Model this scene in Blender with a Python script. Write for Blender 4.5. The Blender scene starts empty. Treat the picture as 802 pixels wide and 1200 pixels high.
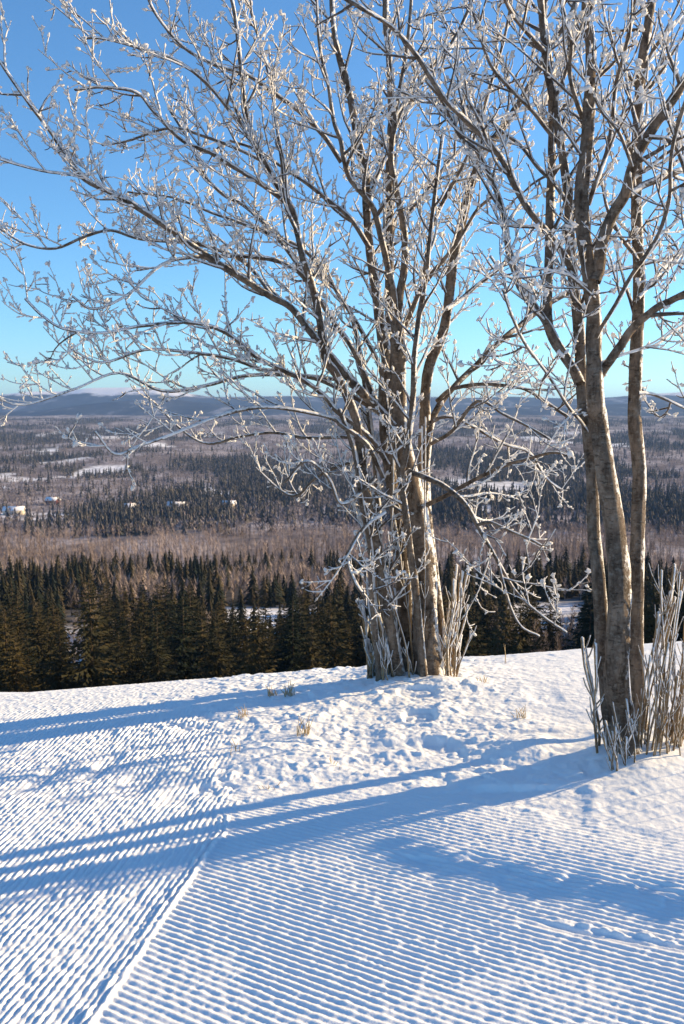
import bpy, math, random
import numpy as np
from mathutils import Vector, Matrix

SC = bpy.context.scene
COL = SC.collection
random.seed(7)
R = math.radians

# ------------------------------------------------------------------ camera
CAM_Z = 1.6
PITCH = R(6.8)
FPX = 1000.0            # focal length in photo pixels (photo 802 x 1200)
SP, CP = math.sin(PITCH), math.cos(PITCH)
cam = bpy.data.cameras.new('camera')
cam.sensor_fit = 'VERTICAL'; cam.sensor_height = 36.0; cam.lens = 36.0*FPX/1200.0
cam.clip_start = 0.05; cam.clip_end = 60000
cam.dof.use_dof = True; cam.dof.focus_distance = 4.6; cam.dof.aperture_fstop = 6.5
co = bpy.data.objects.new('camera', cam); COL.objects.link(co)
co.location = (0, 0, CAM_Z); co.rotation_euler = (R(90)-PITCH, 0, 0)
SC.camera = co

def ray(px, py):
    u = (px-401)/FPX; v = (py-600)/FPX
    return u, CP - v*SP, -SP - v*CP
def at(px, py, Y):
    a, b, c = ray(px, py); t = Y/b
    return (a*t, Y, CAM_Z + c*t)

# ------------------------------------------------------------------ noise
def _hash(ix, iy, s):
    h = (ix.astype(np.int64)*374761393 + iy.astype(np.int64)*668265263 + s*974634777) & 0xFFFFFFFF
    h = ((h ^ (h >> 13))*1274126177) & 0xFFFFFFFF
    h = ((h ^ (h >> 16))*2246822519) & 0xFFFFFFFF
    return ((h ^ (h >> 15)) & 0xFFFFFF)/float(0xFFFFFF)
def vnoise(x, y, s=0):
    x = np.asarray(x, dtype=float); y = np.asarray(y, dtype=float)
    ix = np.floor(x); iy = np.floor(y); fx = x-ix; fy = y-iy
    fx = fx*fx*fx*(fx*(fx*6-15)+10); fy = fy*fy*fy*(fy*(fy*6-15)+10)
    a = _hash(ix, iy, s); b = _hash(ix+1, iy, s); c = _hash(ix, iy+1, s); d = _hash(ix+1, iy+1, s)
    return (a*(1-fx)+b*fx)*(1-fy)+(c*(1-fx)+d*fx)*fy
def fbm(x, y, s=0, o=4, g=.5):
    r = 0; a = 1; t = 0
    for k in range(o):
        ca, sa = math.cos(.7*k+.3), math.sin(.7*k+.3)
        r = r + a*vnoise((x*ca-y*sa)*2**k+17.3*k, (x*sa+y*ca)*2**k-9.1*k, s+k*13); t += a; a *= g
    return r/t
def ss(a, b, x):
    t = np.clip((x-a)/(b-a), 0, 1); return t*t*(3-2*t)

# ------------------------------------------------------------------ terrain heights
PY = [-3e4, 0, 4.5, 6, 12, 20, 60, 110, 200, 260, 350, 420, 700, 900, 1500, 3000, 5000, 8000, 3e4]
PZ = [0, 0, 0, 0, -2.2, -5.6, -22, -38, -56, -60, -72, -80, -95, -101, -112, -92, -55, -40, -40]
def H(x, y):
    x = np.asarray(x, dtype=float); y = np.asarray(y, dtype=float)
    y0 = 4.28 + .12*np.clip(x, -3, 3)
    s = np.maximum(0, y-y0)
    near = -np.where(s < 1.9, .085*s*s, .085*1.9**2 + .323*(s-1.9))
    prof = np.interp(y, PY, PZ)
    k = ss(9, 22, y)
    z = near*(1-k) + prof*k
    z = z + .045*np.clip(x, -4, 4)*(1-ss(15, 60, y))
    # unseen rise added beyond the right edge to shade the wood below
    z = z + 58*ss(.52, .95, x/np.maximum(y, 1))*ss(60, 110, y)*ss(430, 300, y)*ss(900, 500, x)
    far = ss(40, 400, np.hypot(x, y))
    z = z + far*ss(40, 200, y)*(fbm(x/260., y/420., 5, 4)-.5)*(10 + 16*ss(900, 3000, y))
    return z
def Hs(x, y): return float(H(np.array([x]), np.array([y]))[0])
def ground_hit(px, py):
    a, b, c = ray(px, py)
    Y = 1.5
    while Y < 9:
        t = Y/b
        if CAM_Z + c*t <= Hs(a*t, Y): break
        Y += .01
    return a*Y/b, Y, Hs(a*Y/b, Y)

def detail(x, y):
    """groomed corduroy, crust, cuts, shade-casting dips: real relief of the snow cover"""
    w1 = (fbm(x*1.3, y*1.3, 21, 3)-.5)
    xs = -.67 + .2*(y-2.02)
    xs = np.where(y > 3.15, -.44 - .22*(y-3.15), xs)
    xs = xs + (vnoise(x*0+3, y*5., 4)-.5)*.02 + (vnoise(x*0+8, y*33., 6)-.5)*.012
    lw = .012 + .16*ss(3.0, 3.7, y); left = ss(lw, -lw, x-xs + (fbm(x*14, y*14, 71, 3)-.5)*lw*3)
    # left corduroy, running away from the viewer
    q = x - .2*y + .032*(y-2.5)**2 + .004*w1
    ph = q/.0248*2*math.pi
    prof = .5+.5*np.sin(ph + .35*(vnoise(x*9, y*9, 2)-.5)); prof = prof**.8
    cr = fbm(x*30, y*24, 31, 3)                       # crumbled ridges
    lumps = ss(.30, .62, cr)
    a_l = .0085*(1-ss(4.3, 5.0, y)*.93)*(.7+.3*ss(.3, .6, fbm(x*2.2, y*2.2, 8, 3)))
    gl = a_l*prof*(.45+.55*lumps) + .003*ss(.5, .7, fbm(x*45, y*38, 67, 2))
    # right corduroy, running across the view
    dx, dy = .87, -.5
    q2 = x*(-dy) + y*dx + .004*w1 + .006*np.sin(x*2.1+.4)
    ph2 = q2/.0252*2*math.pi
    p2 = .5+.5*np.sin(ph2 + .6*(vnoise(x*7, y*7, 12)-.5)); p2 = p2**1.15
    yb = 3.62 - .33*(x+.385) + (vnoise(x*2.5, y*2.5, 44)-.5)*.35
    g_on = ss(.15, -.55, y-yb)
    a_r = .0056*g_on*(.75+.25*ss(.28, .5, fbm(x*1.7, y*3., 77, 3)))
    # little broken bits lying on the ridges
    gr = a_r*p2*(.9+.1*ss(.3, .55, cr))
    bits = ss(.68, .84, fbm(x*38, y*38, 55, 2))*.0016*ss(.48, .66, fbm(x*2.4+y*1.2, y*4.5, 61, 3))
    z = left*gl + (1-left)*(gr + bits*(.4+.6*g_on))
    # raised seam between the two passes
    sw = ss(3.5, 3.1, y)
    z = z + sw*(.009*np.exp(-((x-xs+.012)/.008)**2) + .008*np.exp(-((x-xs+.036)/.007)**2))*(.6+.4*lumps)
    # crusty, trodden ungroomed snow
    rough = (1-left)*ss(-.45, .25, y-yb)
    rough = np.maximum(rough, .8*ss(-1.35, -.75, x + .1*(y-4))*ss(3.6, 4.1, y)*ss(5.3, 4.9, y)*ss(.4, .55, fbm(x*3, y*3, 3, 3)))
    n1 = fbm(x*3.2, y*4.2, 91, 4)
    n2 = fbm(x*9., y*11., 93, 3)
    flatr = .25+.75*ss(1.3, .5, x)                # smoother to the right
    z = z + rough*flatr*(.055*(n1-.5) + .008*np.abs(n2-.5)*2 - .005)
    z = z + rough*flatr*(.006*(vnoise(x*31, y*35, 98)-.5) + .003*(vnoise(x*70, y*70, 99)-.5)) + rough*flatr*.008*ss(.58, .80, fbm(x*14., y*14., 97, 2))
    z = z - rough*flatr*.022*ss(.66, .85, vnoise(x*4.2+.3, y*5.1, 103))
    # shallow dips shaped to throw splotchy shade across the right hand grooves
    ax, ay, bx, by = -.15, 3.02, 1.5, 2.39
    L = math.hypot(bx-ax, by-ay); ux, uy = (bx-ax)/L, (by-ay)/L
    s = (x-ax)*ux + (y-ay)*uy; d = -(x-ax)*uy + (y-ay)*ux
    dep = (.25+.75*ss(.25, .55, vnoise(s*5.2+.35, 0*s, 201)))*ss(-.1, .3, s)*ss(3.2, 2.4, s)
    wob = (vnoise(s*6, 0*s+2, 205)-.5)*.05
    wd = (.035+.045*ss(.1, 1.1, s))*(.6+.8*vnoise(s*11, d*9, 209))
    spl = ss(.36, .62, fbm(x*11, y*15, 213, 2))
    dd_ = wd*1.1 - (d+wob)
    g_ = ss(0, .45*wd, dd_)*np.exp(-np.maximum(dd_, 0)/(1.7*wd))
    z = z - (.004 + .012*dep*spl)*g_*ss(0, .5, s)
    for (cs, ln, dp) in ((.28, .10, .030), (.47, .07, .028), (.68, .075, .045), (.90, .07, .055), (1.13, .10, .055), (1.34, .09, .055), (1.6, .12, .05)):
        sd = (s-cs+.5*(d+wob))/ln; e_ = wd*1.25-(d+wob)+.02*np.sin(cs*40)
        z = z - .16*dp*(.35+.65*spl)*np.exp(-(sd/1.35)**4)*ss(0, .04, e_)*np.exp(-(np.maximum(e_, 0)/.23)**2)
    # dents in the left hand grooves
    for (cx, cy, rx, ry, dp) in ((-1.36, 3.72, .05, .15, .016), (-1.12, 3.80, .045, .14, .016), (-.90, 3.62, .08, .14, .018), (-.68, 3.5, .08, .12, .016)):
        z = z - dp*np.exp(-(((x-cx-.2*(y-cy))/rx)**4 + ((y-cy)/ry)**4))
    # old ski edge cuts on the right
    for (ax, ay, bx, by) in ((-.1, 2.72, 1.9, 2.0), (-.5, 2.25, 1.4, 1.62)):
        L = math.hypot(bx-ax, by-ay); ux, uy = (bx-ax)/L, (by-ay)/L
        s = (x-ax)*ux + (y-ay)*uy; d = -(x-ax)*uy + (y-ay)*ux + (vnoise(s*3, 0*s, 7)-.5)*.03
        z = z + ss(0, .3, s)*(-.007*np.exp(-(d/.015)**2)*ss(.3, .6, vnoise(s*2.2, 0*s+5, 9)) + .009*np.exp(-((d-.03)/.014)**2)*ss(.35, .6, cr)*ss(.4, .6, vnoise(s*2, 0*s+5, 19)))
    # snow heaped round the tree bases
    for (cx, cy, rr, hh) in MOUNDS:
        z = z + hh*np.exp(-(((x-cx)/rr)**2 + ((y-cy)/rr)**2))
    z = z + .0035*(fbm(x*40, y*40, 300, 2)-.5)*(1-.6*left)
    fade = ss(2.9, 2.5, np.abs(x))*ss(1.1, 1.4, y)*ss(6.9, 6.2, y)
    return z*fade + (1-fade)*.02*(fbm(x*.8, y*.8, 8, 3)-.5)

TA = ground_hit(487, 795); TB = ground_hit(732, 892)
MOUNDS = [(TA[0], TA[1], .35, .035), (TB[0], TB[1], .28, .045), (TB[0]-.42, TB[1]+.18, .16, .05), (TB[0]+.5, TB[1]+.2, .3, .04)]

# ------------------------------------------------------------------ mesh helpers
def link(o, parent=None):
    COL.objects.link(o)
    if parent is not None: o.parent = parent
    return o
def mesh_np(name, V, F, mat=None, smooth=False, attrs=None, colors=None):
    """V (n,3); F list of arrays each (m,k)"""
    me = bpy.data.meshes.new(name)
    V = np.asarray(V, dtype=np.float32)
    if isinstance(F, np.ndarray): F = [F]
    F = [np.asarray(f, dtype=np.int32) for f in F if len(f)]
    nl = sum(f.size for f in F); nf = sum(len(f) for f in F)
    me.vertices.add(len(V)); me.vertices.foreach_set('co', V.ravel())
    me.loops.add(nl); me.loops.foreach_set('vertex_index', np.concatenate([f.ravel() for f in F]))
    me.polygons.add(nf)
    tot = np.concatenate([np.full(len(f), f.shape[1], dtype=np.int32) for f in F])
    st = np.concatenate([[0], np.cumsum(tot)[:-1]]).astype(np.int32)
    me.polygons.foreach_set('loop_start', st)
    try: me.polygons.foreach_set('loop_total', tot)
    except Exception: pass
    if smooth: me.polygons.foreach_set('use_smooth', np.ones(nf, dtype=bool))
    for k, a in (attrs or {}).items():
        at_ = me.attributes.new(k, 'FLOAT', 'POINT'); at_.data.foreach_set('value', np.asarray(a, dtype=np.float32))
    for k, a in (colors or {}).items():
        at_ = me.color_attributes.new(k, 'FLOAT_COLOR', 'POINT')
        a = np.asarray(a, dtype=np.float32)
        if a.shape[1] == 3: a = np.hstack([a, np.ones((len(a), 1), dtype=np.float32)])
        at_.data.foreach_set('color', a.ravel())
    me.update(calc_edges=True); me.validate()
    if mat: me.materials.append(mat)
    return me
def obj(name, me, parent=None, loc=None):
    o = bpy.data.objects.new(name, me); link(o, parent)
    if loc is not None: o.location = loc
    return o
def thing(name, label, cat, loc=(0, 0, 0), group=None, rz=0):
    o = bpy.data.objects.new(name, None); link(o); o.location = loc; o.rotation_euler = (0, 0, rz)
    o.empty_display_size = .2
    o['label'] = label; o['category'] = cat
    if group: o['group'] = group
    return o
def kind(o, k, label=None, cat=None):
    o['kind'] = k
    if label: o['label'] = label
    if cat: o['category'] = cat
    return o

class Tubes:
    """collects tapering tubes and blobs, then builds one mesh"""
    def __init__(s): s.V = []; s.Q = []; s.T = []; s.rad = []; s.n = 0
    def tube(s, P, rr, sides=6, rough=0, cap=True, fr=0):
        P = np.asarray(P, dtype=float); n = len(P); rr = np.asarray(rr, dtype=float)
        T = np.gradient(P, axis=0); T /= np.linalg.norm(T, axis=1)[:, None]+1e-9
        ref = np.array([0., 0, 1]) if abs(T[0][2]) < .8 else np.array([1., 0, 0])
        U = np.cross(T, ref); U /= np.linalg.norm(U, axis=1)[:, None]+1e-9
        W = np.cross(T, U)
        a = np.arange(sides)*2*math.pi/sides
        r = rr[:, None]*np.ones((1, sides))
        if rough:
            # long flutes and knobs
            arc = np.concatenate([[0], np.cumsum(np.linalg.norm(np.diff(P, axis=0), axis=1))])
            sd = random.randint(0, 9999)
            fl = vnoise(np.cos(a)[None, :]*1.6+0*r+5, np.sin(a)[None, :]*1.6+arc[:, None]*1.6, sd)
            kn = vnoise(np.cos(a)[None, :]*2.4+np.sin(a)[None, :]*1.3+20, arc[:, None]*17+np.sin(a)[None, :], sd+1)
            r = r*(1+rough*(fl-.5)*1.6+rough*.8*(kn-.5))
        C = P[:, None, :] + r[..., None]*(np.cos(a)[None, :, None]*U[:, None, :] + np.sin(a)[None, :, None]*W[:, None, :])
        base = s.n
        s.V.append(C.reshape(-1, 3)); s.rad.append(np.repeat(rr if not fr else np.full(n, fr), sides))
        i = np.arange(n-1)[:, None]*sides; j = np.arange(sides)[None, :]; j2 = (j+1) % sides
        s.Q.append(np.stack([i+j, i+j2, i+sides+j2, i+sides+j], -1).reshape(-1, 4)+base)
        s.n += n*sides
        if cap:
            tip = P[-1]+T[-1]*rr[-1]*.8
            s.V.append(tip[None]); s.rad.append(np.array([rr[-1]]))
            l = base+(n-1)*sides
            s.T.append(np.stack([l+j[0], l+j2[0], np.full(sides, s.n)], -1)); s.n += 1
    def blob(s, c, d, L, w, seedv):
        """irregular rime flake: a stretched, dented octahedron with 14 verts"""
        d = d/(np.linalg.norm(d)+1e-9)
        ref = np.array([seedv[0]-.5, seedv[1]-.5, seedv[2]-.5]); u = np.cross(d, ref); u /= np.linalg.norm(u)+1e-9; v = np.cross(d, u)
        pts = [c - d*L*.5]
        for k, (tt, ww) in enumerate(((-.2, .9), (.25, 1.))):
            for m in range(4):
                an = m*math.pi/2 + k*.8
                rr = w*ww*(.55+.9*random.random())
                pts.append(c + d*L*(tt+.18*(random.random()-.5)) + u*rr*math.cos(an) + v*rr*.6*math.sin(an))
        pts.append(c + d*L*.55)
        b = s.n
        s.V.append(np.array(pts)); s.rad.append(np.full(10, .001)); s.n += 10
        T = []
        for m in range(4):
            m2 = (m+1) % 4
            T.append((b, b+1+m2, b+1+m)); T.append((b+9, b+5+m, b+5+m2))
            T.append((b+1+m, b+1+m2, b+5+m)); T.append((b+1+m2, b+5+m2, b+5+m))
        s.T.append(np.array(T))
    def build(s, name, mat, origin=(0, 0, 0), smooth=True):
        V = np.concatenate(s.V) - np.array(origin)
        F = []
        if s.Q: F.append(np.concatenate(s.Q))
        if s.T: F.append(np.concatenate(s.T))
        return mesh_np(name, V, F, mat, smooth, {'rad': np.concatenate(s.rad)})

# ------------------------------------------------------------------ materials
def new_mat(name):
    m = bpy.data.materials.new(name); m.use_nodes = True
    nt = m.node_tree; b = nt.nodes['Principled BSDF']
    return m, nt, b
class NB:
    def __init__(s, nt): s.nt = nt
    def n(s, t, **k):
        x = s.nt.nodes.new(t)
        for a, v in k.items(): setattr(x, a, v)
        return x
    def l(s, a, b): s.nt.links.new(a, b)
    def math(s, op, a, b=None, c=None, clamp=False):
        x = s.n('ShaderNodeMath', operation=op); x.use_clamp = clamp
        for i, v in enumerate((a, b, c)):
            if v is None: continue
            if isinstance(v, (int, float)): x.inputs[i].default_value = v
            else: s.l(v, x.inputs[i])
        return x.outputs[0]
    def noise(s, vec, scale, detail=4, rough=.55):
        x = s.n('ShaderNodeTexNoise'); x.inputs['Scale'].default_value = scale
        x.inputs['Detail'].default_value = detail; x.inputs['Roughness'].default_value = rough
        if vec is not None: s.l(vec, x.inputs['Vector'])
        return x.outputs['Fac']
    def ramp(s, fac, stops):
        x = s.n('ShaderNodeValToRGB'); e = x.color_ramp.elements
        while len(e) < len(stops): e.new(.5)
        for i, (p, c) in enumerate(stops):
            e[i].position = p; e[i].color = (*c, 1) if len(c) == 3 else c
        s.l(fac, x.inputs[0]); return x.outputs[0]
    def mix(s, f, a, b):
        x = s.n('ShaderNodeMix', data_type='RGBA')
        if isinstance(f, (int, float)): x.inputs[0].default_value = f
        else: s.l(f, x.inputs[0])
        for i, v in ((6, a), (7, b)):
            if isinstance(v, tuple): x.inputs[i].default_value = (*v, 1)
            else: s.l(v, x.inputs[i])
        return x.outputs[2]
    def pos(s): return s.n('ShaderNodeNewGeometry').outputs['Position']
    def bump(s, h, dist, strength=1, norm=None):
        x = s.n('ShaderNodeBump'); x.inputs['Distance'].default_value = dist; x.inputs['Strength'].default_value = strength
        s.l(h, x.inputs['Height'])
        if norm is not None: s.l(norm, x.inputs['Normal'])
        return x.outputs[0]
    def map(s, vec, scale):
        x = s.n('ShaderNodeMapping'); x.inputs['Scale'].default_value = scale; s.l(vec, x.inputs[0]); return x.outputs[0]

# snow
M_SNOW, nt, b = new_mat('snow'); k = NB(nt)
P_ = k.pos()
gran = k.noise(P_, 170, 3, .7); med = k.noise(P_, 45, 3)
hgt = k.math('ADD', k.math('MULTIPLY', gran, .5), k.math('MULTIPLY', med, .8))
k.l(k.bump(hgt, .0035, .7), b.inputs['Normal'])
k.l(k.mix(k.noise(P_, 3.5, 3), (.79, .83, .86), (.83, .855, .87)), b.inputs['Base Color'])
b.inputs['Roughness'].default_value = .75
b.inputs['Specular IOR Level'].default_value = .25

def bark_mat(name, c0, c1, lichen, frost_bias):
    m, nt, b = new_mat(name); k = NB(nt)
    P_ = k.pos()
    st = k.map(P_, (1, 1, .28))
    base = k.mix(k.ramp(k.noise(st, 26, 5, .65), [(.36, (0, 0, 0)), (.62, (1, 1, 1))]), c0, c1)
    base = k.mix(k.math('MULTIPLY', k.ramp(k.noise(P_, 7, 5, .6), [(.45, (0, 0, 0)), (.62, (1, 1, 1))]), .5), base, c0)
    lic = k.ramp(k.noise(k.map(P_, (1, 1, 1.5)), 34, 6, .75), [(.50, (0, 0, 0)), (.66, (1, 1, 1))])
    base = k.mix(k.math('MULTIPLY', lic, .55), base, lichen)
    knots = k.ramp(k.noise(k.map(P_, (1, 1, 2.2)), 9, 4, .7), [(.27, (1, 1, 1)), (.36, (0, 0, 0))])
    base = k.mix(k.math('MULTIPLY', knots, .85), base, (.03, .022, .018))
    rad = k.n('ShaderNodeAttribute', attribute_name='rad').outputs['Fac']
    # rime set on the sunward right side, also painting in the sunlit rim: thin twigs are nearly wrapped, thick stems only along one edge
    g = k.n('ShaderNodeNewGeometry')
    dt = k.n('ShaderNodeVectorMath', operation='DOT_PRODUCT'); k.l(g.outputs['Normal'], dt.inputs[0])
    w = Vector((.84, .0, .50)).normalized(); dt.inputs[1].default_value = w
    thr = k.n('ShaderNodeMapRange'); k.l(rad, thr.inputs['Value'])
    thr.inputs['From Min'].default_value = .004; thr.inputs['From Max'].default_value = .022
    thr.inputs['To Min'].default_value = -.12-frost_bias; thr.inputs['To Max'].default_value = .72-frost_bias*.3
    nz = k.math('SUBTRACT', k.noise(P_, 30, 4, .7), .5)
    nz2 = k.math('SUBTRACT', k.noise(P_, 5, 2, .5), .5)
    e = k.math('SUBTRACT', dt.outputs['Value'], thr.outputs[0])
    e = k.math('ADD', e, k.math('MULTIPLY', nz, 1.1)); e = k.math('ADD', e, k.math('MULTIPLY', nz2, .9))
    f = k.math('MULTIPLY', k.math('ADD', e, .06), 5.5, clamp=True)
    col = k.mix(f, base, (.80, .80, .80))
    k.l(col, b.inputs['Base Color'])
    b.inputs['Roughness'].default_value = .85; b.inputs['Specular IOR Level'].default_value = .2
    len_ = k.ramp(k.noise(k.map(P_, (1, 1, 5)), 30, 4, .6), [(.30, (1, 1, 1)), (.40, (0, 0, 0))])
    h = k.math('ADD', k.noise(st, 60, 6, .75), k.math('MULTIPLY', f, .6)); h = k.math('SUBTRACT', h, k.math('MULTIPLY', len_, .9))
    h = k.math('SUBTRACT', h, k.math('MULTIPLY', knots, .8))
    k.l(k.bump(h, .010, 1), b.inputs['Normal'])
    return m
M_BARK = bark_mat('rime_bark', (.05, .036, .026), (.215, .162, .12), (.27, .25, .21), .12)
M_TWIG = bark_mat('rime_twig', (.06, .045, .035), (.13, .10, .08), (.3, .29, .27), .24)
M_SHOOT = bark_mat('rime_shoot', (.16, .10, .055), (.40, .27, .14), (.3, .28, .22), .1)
M_RIME, nt, b = new_mat('hoarfrost'); k = NB(nt)
k.l(k.mix(k.noise(k.pos(), 60, 2), (.78, .78, .79), (.88, .87, .86)), b.inputs['Base Color'])
k.l(k.bump(k.noise(k.pos(), 300, 3), .003, .6), b.inputs['Normal'])
b.inputs['Roughness'].default_value = .6
tr_ = k.n('ShaderNodeBsdfTranslucent'); tr_.inputs['Color'].default_value = (.85, .84, .82, 1)
mx = k.n('ShaderNodeMixShader'); mx.inputs[0].default_value = .38
k.l(b.outputs[0], mx.inputs[1]); k.l(tr_.outputs[0], mx.inputs[2]); k.l(mx.outputs[0], nt.nodes['Material Output'].inputs['Surface'])

# ------------------------------------------------------------------ snow ground
def axis(lo, hi, st, far_lo, far_hi, g=1.14):
    a = list(np.arange(lo, hi, st)); s = st*1.5; v = hi; up = []
    while v < far_hi: up.append(v); v += s; s *= g
    up.append(far_hi)
    s = st*1.5; v = lo-s; dn = []
    while v > far_lo: dn.append(v); s *= g; v -= s
    dn.append(far_lo)
    return np.array(dn[::-1]+a+up)
gx = axis(-2.7, 2.6, .0047, -70, 70, 1.12); gy = axis(1.6, 5.95, .0045, -70, 66, 1.10)
X, Y = np.meshgrid(gx, gy)
Z = H(X, Y) + detail(X, Y)
V = np.stack([X, Y, Z], -1).reshape(-1, 3)
def gridfaces(ny, nx):
    i = np.arange(ny-1)[:, None]*nx; j = np.arange(nx-1)[None, :]
    return np.stack([i+j, i+j+1, i+nx+j+1, i+nx+j], -1).reshape(-1, 4)
o = obj('snow_ground', mesh_np('snow_ground', V, gridfaces(*X.shape), M_SNOW, True)); kind(o, 'structure')

# ------------------------------------------------------------------ valley ground
th = np.linspace(0, 2*math.pi, 361)[:-1]
# finer in the viewing sector
th = np.unique(np.concatenate([np.linspace(R(55), R(125), 500), np.linspace(R(125), R(415), 140)[1:-1]]))
rr = [50.]
while rr[-1] < 26000: rr.append(rr[-1]*1.022)
rr = np.array(rr)
TH, RR = np.meshgrid(th, rr)
X = RR*np.cos(TH); Y = RR*np.sin(TH)
Z = H(X, Y) - .45
V = np.stack([X, Y, Z], -1).reshape(-1, 3)
F = gridfaces(*X.shape)
nx = len(th); i = np.arange(len(rr)-1)*nx
F = np.concatenate([F, np.stack([i+nx-1, i, i+nx, i+2*nx-1], -1)])
def land(x, y):
    """0..1 masks of what covers the valley: open snow, spruce, bare birch scrub"""
    dist = np.hypot(x, y)
    sx = 1/180.; sy = 1/330.
    o_ = fbm(x*sx, y*sy, 401, 4, .55)
    fields = ss(.665, .71, o_)*ss(760, 860, y)*ss(4200, 2600, y)
    # snow-covered clearings between the near woods
    bx = x/np.maximum(y, 1)
    c1 = ss(.035, .02, np.abs(bx+.09))*ss(205, 215, y)*ss(262, 250, y)
    c1 = np.maximum(c1, ss(.075, .05, np.abs(bx+.08))*ss(226, 232, y)*ss(275, 262, y))
    c2 = ss(.03, .015, np.abs(bx+.315))*ss(150, 165, y)*ss(235, 225, y)
    c3 = ss(.06, .03, np.abs(bx-.24))*ss(200, 215, y)*ss(300, 270, y)*.9
    c4 = ss(.10, .05, np.abs(bx+.39))*ss(775, 790, y)*ss(875, 850, y)*ss(.36, .46, fbm(x/45., y/60., 86, 3))
    c5 = ss(.12, .08, np.abs(bx-.18))*ss(1050, 1100, y)*ss(1500, 1300, y)*ss(.44, .52, fbm(x/60., y/140., 88, 3))
    c6 = ss(.05, .02, np.abs(bx+.13))*ss(1050, 1100, y)*ss(1300, 1200, y)*ss(.45, .55, fbm(x/50., y/120., 83, 3))
    openm = np.maximum.reduce([fields, c1, c2, c3, c4, c5*.95, c6])
    sp = ss(.475, .57, fbm(x/230., y/520., 431, 5, .6))
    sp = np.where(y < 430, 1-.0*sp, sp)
    sp = np.where((y >= 430) & (y < 640), .04, sp)
    return openm, sp
op, sp = land(V[:, 0], V[:, 1])
n = fbm(V[:, 0]/40., V[:, 1]/90., 500, 4)
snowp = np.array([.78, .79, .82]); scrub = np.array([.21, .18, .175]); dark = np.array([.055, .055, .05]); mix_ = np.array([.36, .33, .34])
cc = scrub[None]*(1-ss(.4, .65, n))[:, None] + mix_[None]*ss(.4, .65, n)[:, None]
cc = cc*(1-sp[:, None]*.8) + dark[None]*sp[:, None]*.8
cc = cc*(1-op[:, None]) + snowp[None]*op[:, None]
back = (V[:, 1] < 60)
cc[back] = snowp
M_VAL, nt, b = new_mat('valley_cover'); k = NB(nt)
vc = k.n('ShaderNodeAttribute', attribute_name='cover').outputs['Color']
st = k.map(k.pos(), (1, .45, 1))
sp_ = k.ramp(k.noise(st, .11, 5, .7), [(.35, (.55, .55, .55)), (.7, (1.35, 1.35, 1.35))])
mm = k.n('ShaderNodeMix', data_type='RGBA', blend_type='MULTIPLY'); mm.inputs[0].default_value = 1
k.l(vc, mm.inputs[6]); k.l(sp_, mm.inputs[7]); k.l(mm.outputs[2], b.inputs['Base Color'])
b.inputs['Roughness'].default_value = .95; b.inputs['Specular IOR Level'].default_value = 0
o = obj('valley_ground', mesh_np('valley_ground', V, F, M_VAL, True, colors={'cover': cc})); kind(o, 'structure')

# ------------------------------------------------------------------ far hills
def hills(name, Y0, prof, depth, sd, snow_top, base):
    """ridge sheet: prof = list of (photo px, photo py) of its skyline"""
    xs_ = np.linspace(-.62, .62, 700); dd = np.linspace(-1, 1, 90)
    px = np.array([p[0] for p in prof], float); py = np.array([p[1] for p in prof], float)
    U, D = np.meshgrid(xs_, dd)
    pyv = np.interp(401+U*1000, px, py)
    v = (pyv-600)/FPX
    top = CAM_Z + (-SP - v*CP)/(CP - v*SP)*Y0
    Yv = Y0 + D*depth; Xv = U*Y0
    env = np.cos(np.clip(D, -1, 1)*math.pi/2)**1.3
    nz = (fbm(Xv/500., Yv/600., sd, 5)-.5)
    zb = -70
    Zv = zb + (top-zb)*env*(1+.55*nz*(1-env)) + nz*14*env
    V = np.stack([Xv, Yv, Zv], -1).reshape(-1, 3)
    m, nt, b = new_mat(name+'_cover'); k = NB(nt)
    P_ = k.pos(); sep = k.n('ShaderNodeSeparateXYZ'); k.l(P_, sep.inputs[0])
    n1 = k.noise(k.map(P_, (1, .5, 2.5)), .0035, 6, .6)
    c = k.ramp(n1, [(.38, base[0]), (.56, base[1]), (.66, base[2])])
    if snow_top:
        hz = k.math('ADD', sep.outputs['Z'], k.math('MULTIPLY', k.math('SUBTRACT', k.noise(P_, .004, 5, .6), .5), 150))
        f = k.math('MULTIPLY', k.math('SUBTRACT', hz, snow_top), .03, clamp=True)
        c = k.mix(f, c, (.80, .80, .82))
    k.l(c, b.inputs['Base Color']); b.inputs['Roughness'].default_value = 1; b.inputs['Specular IOR Level'].default_value = 0
    o = obj(name, mesh_np(name, V, gridfaces(*U.shape), m, True)); kind(o, 'structure')
dk = [(.025, .033, .05), (.05, .058, .075), (.22, .23, .27)]
hills('far_hills', 10500, [(-300, 474), (-60, 468), (0, 464), (40, 459), (75, 459), (110, 455), (160, 454), (195, 456), (220, 461), (250, 465), (300, 465), (340, 464), (400, 466), (470, 464), (540, 466), (600, 465), (680, 468), (760, 462), (820, 458), (1100, 466)], 1500, 61, 165, dk)
hills('middle_hills', 8200, [(-300, 486), (0, 484), (60, 480), (130, 471), (190, 467), (240, 472), (300, 476), (360, 480), (430, 486), (520, 480), (600, 476), (700, 474), (790, 470), (900, 474), (1100, 480)], 1300, 71, None, dk)

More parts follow.
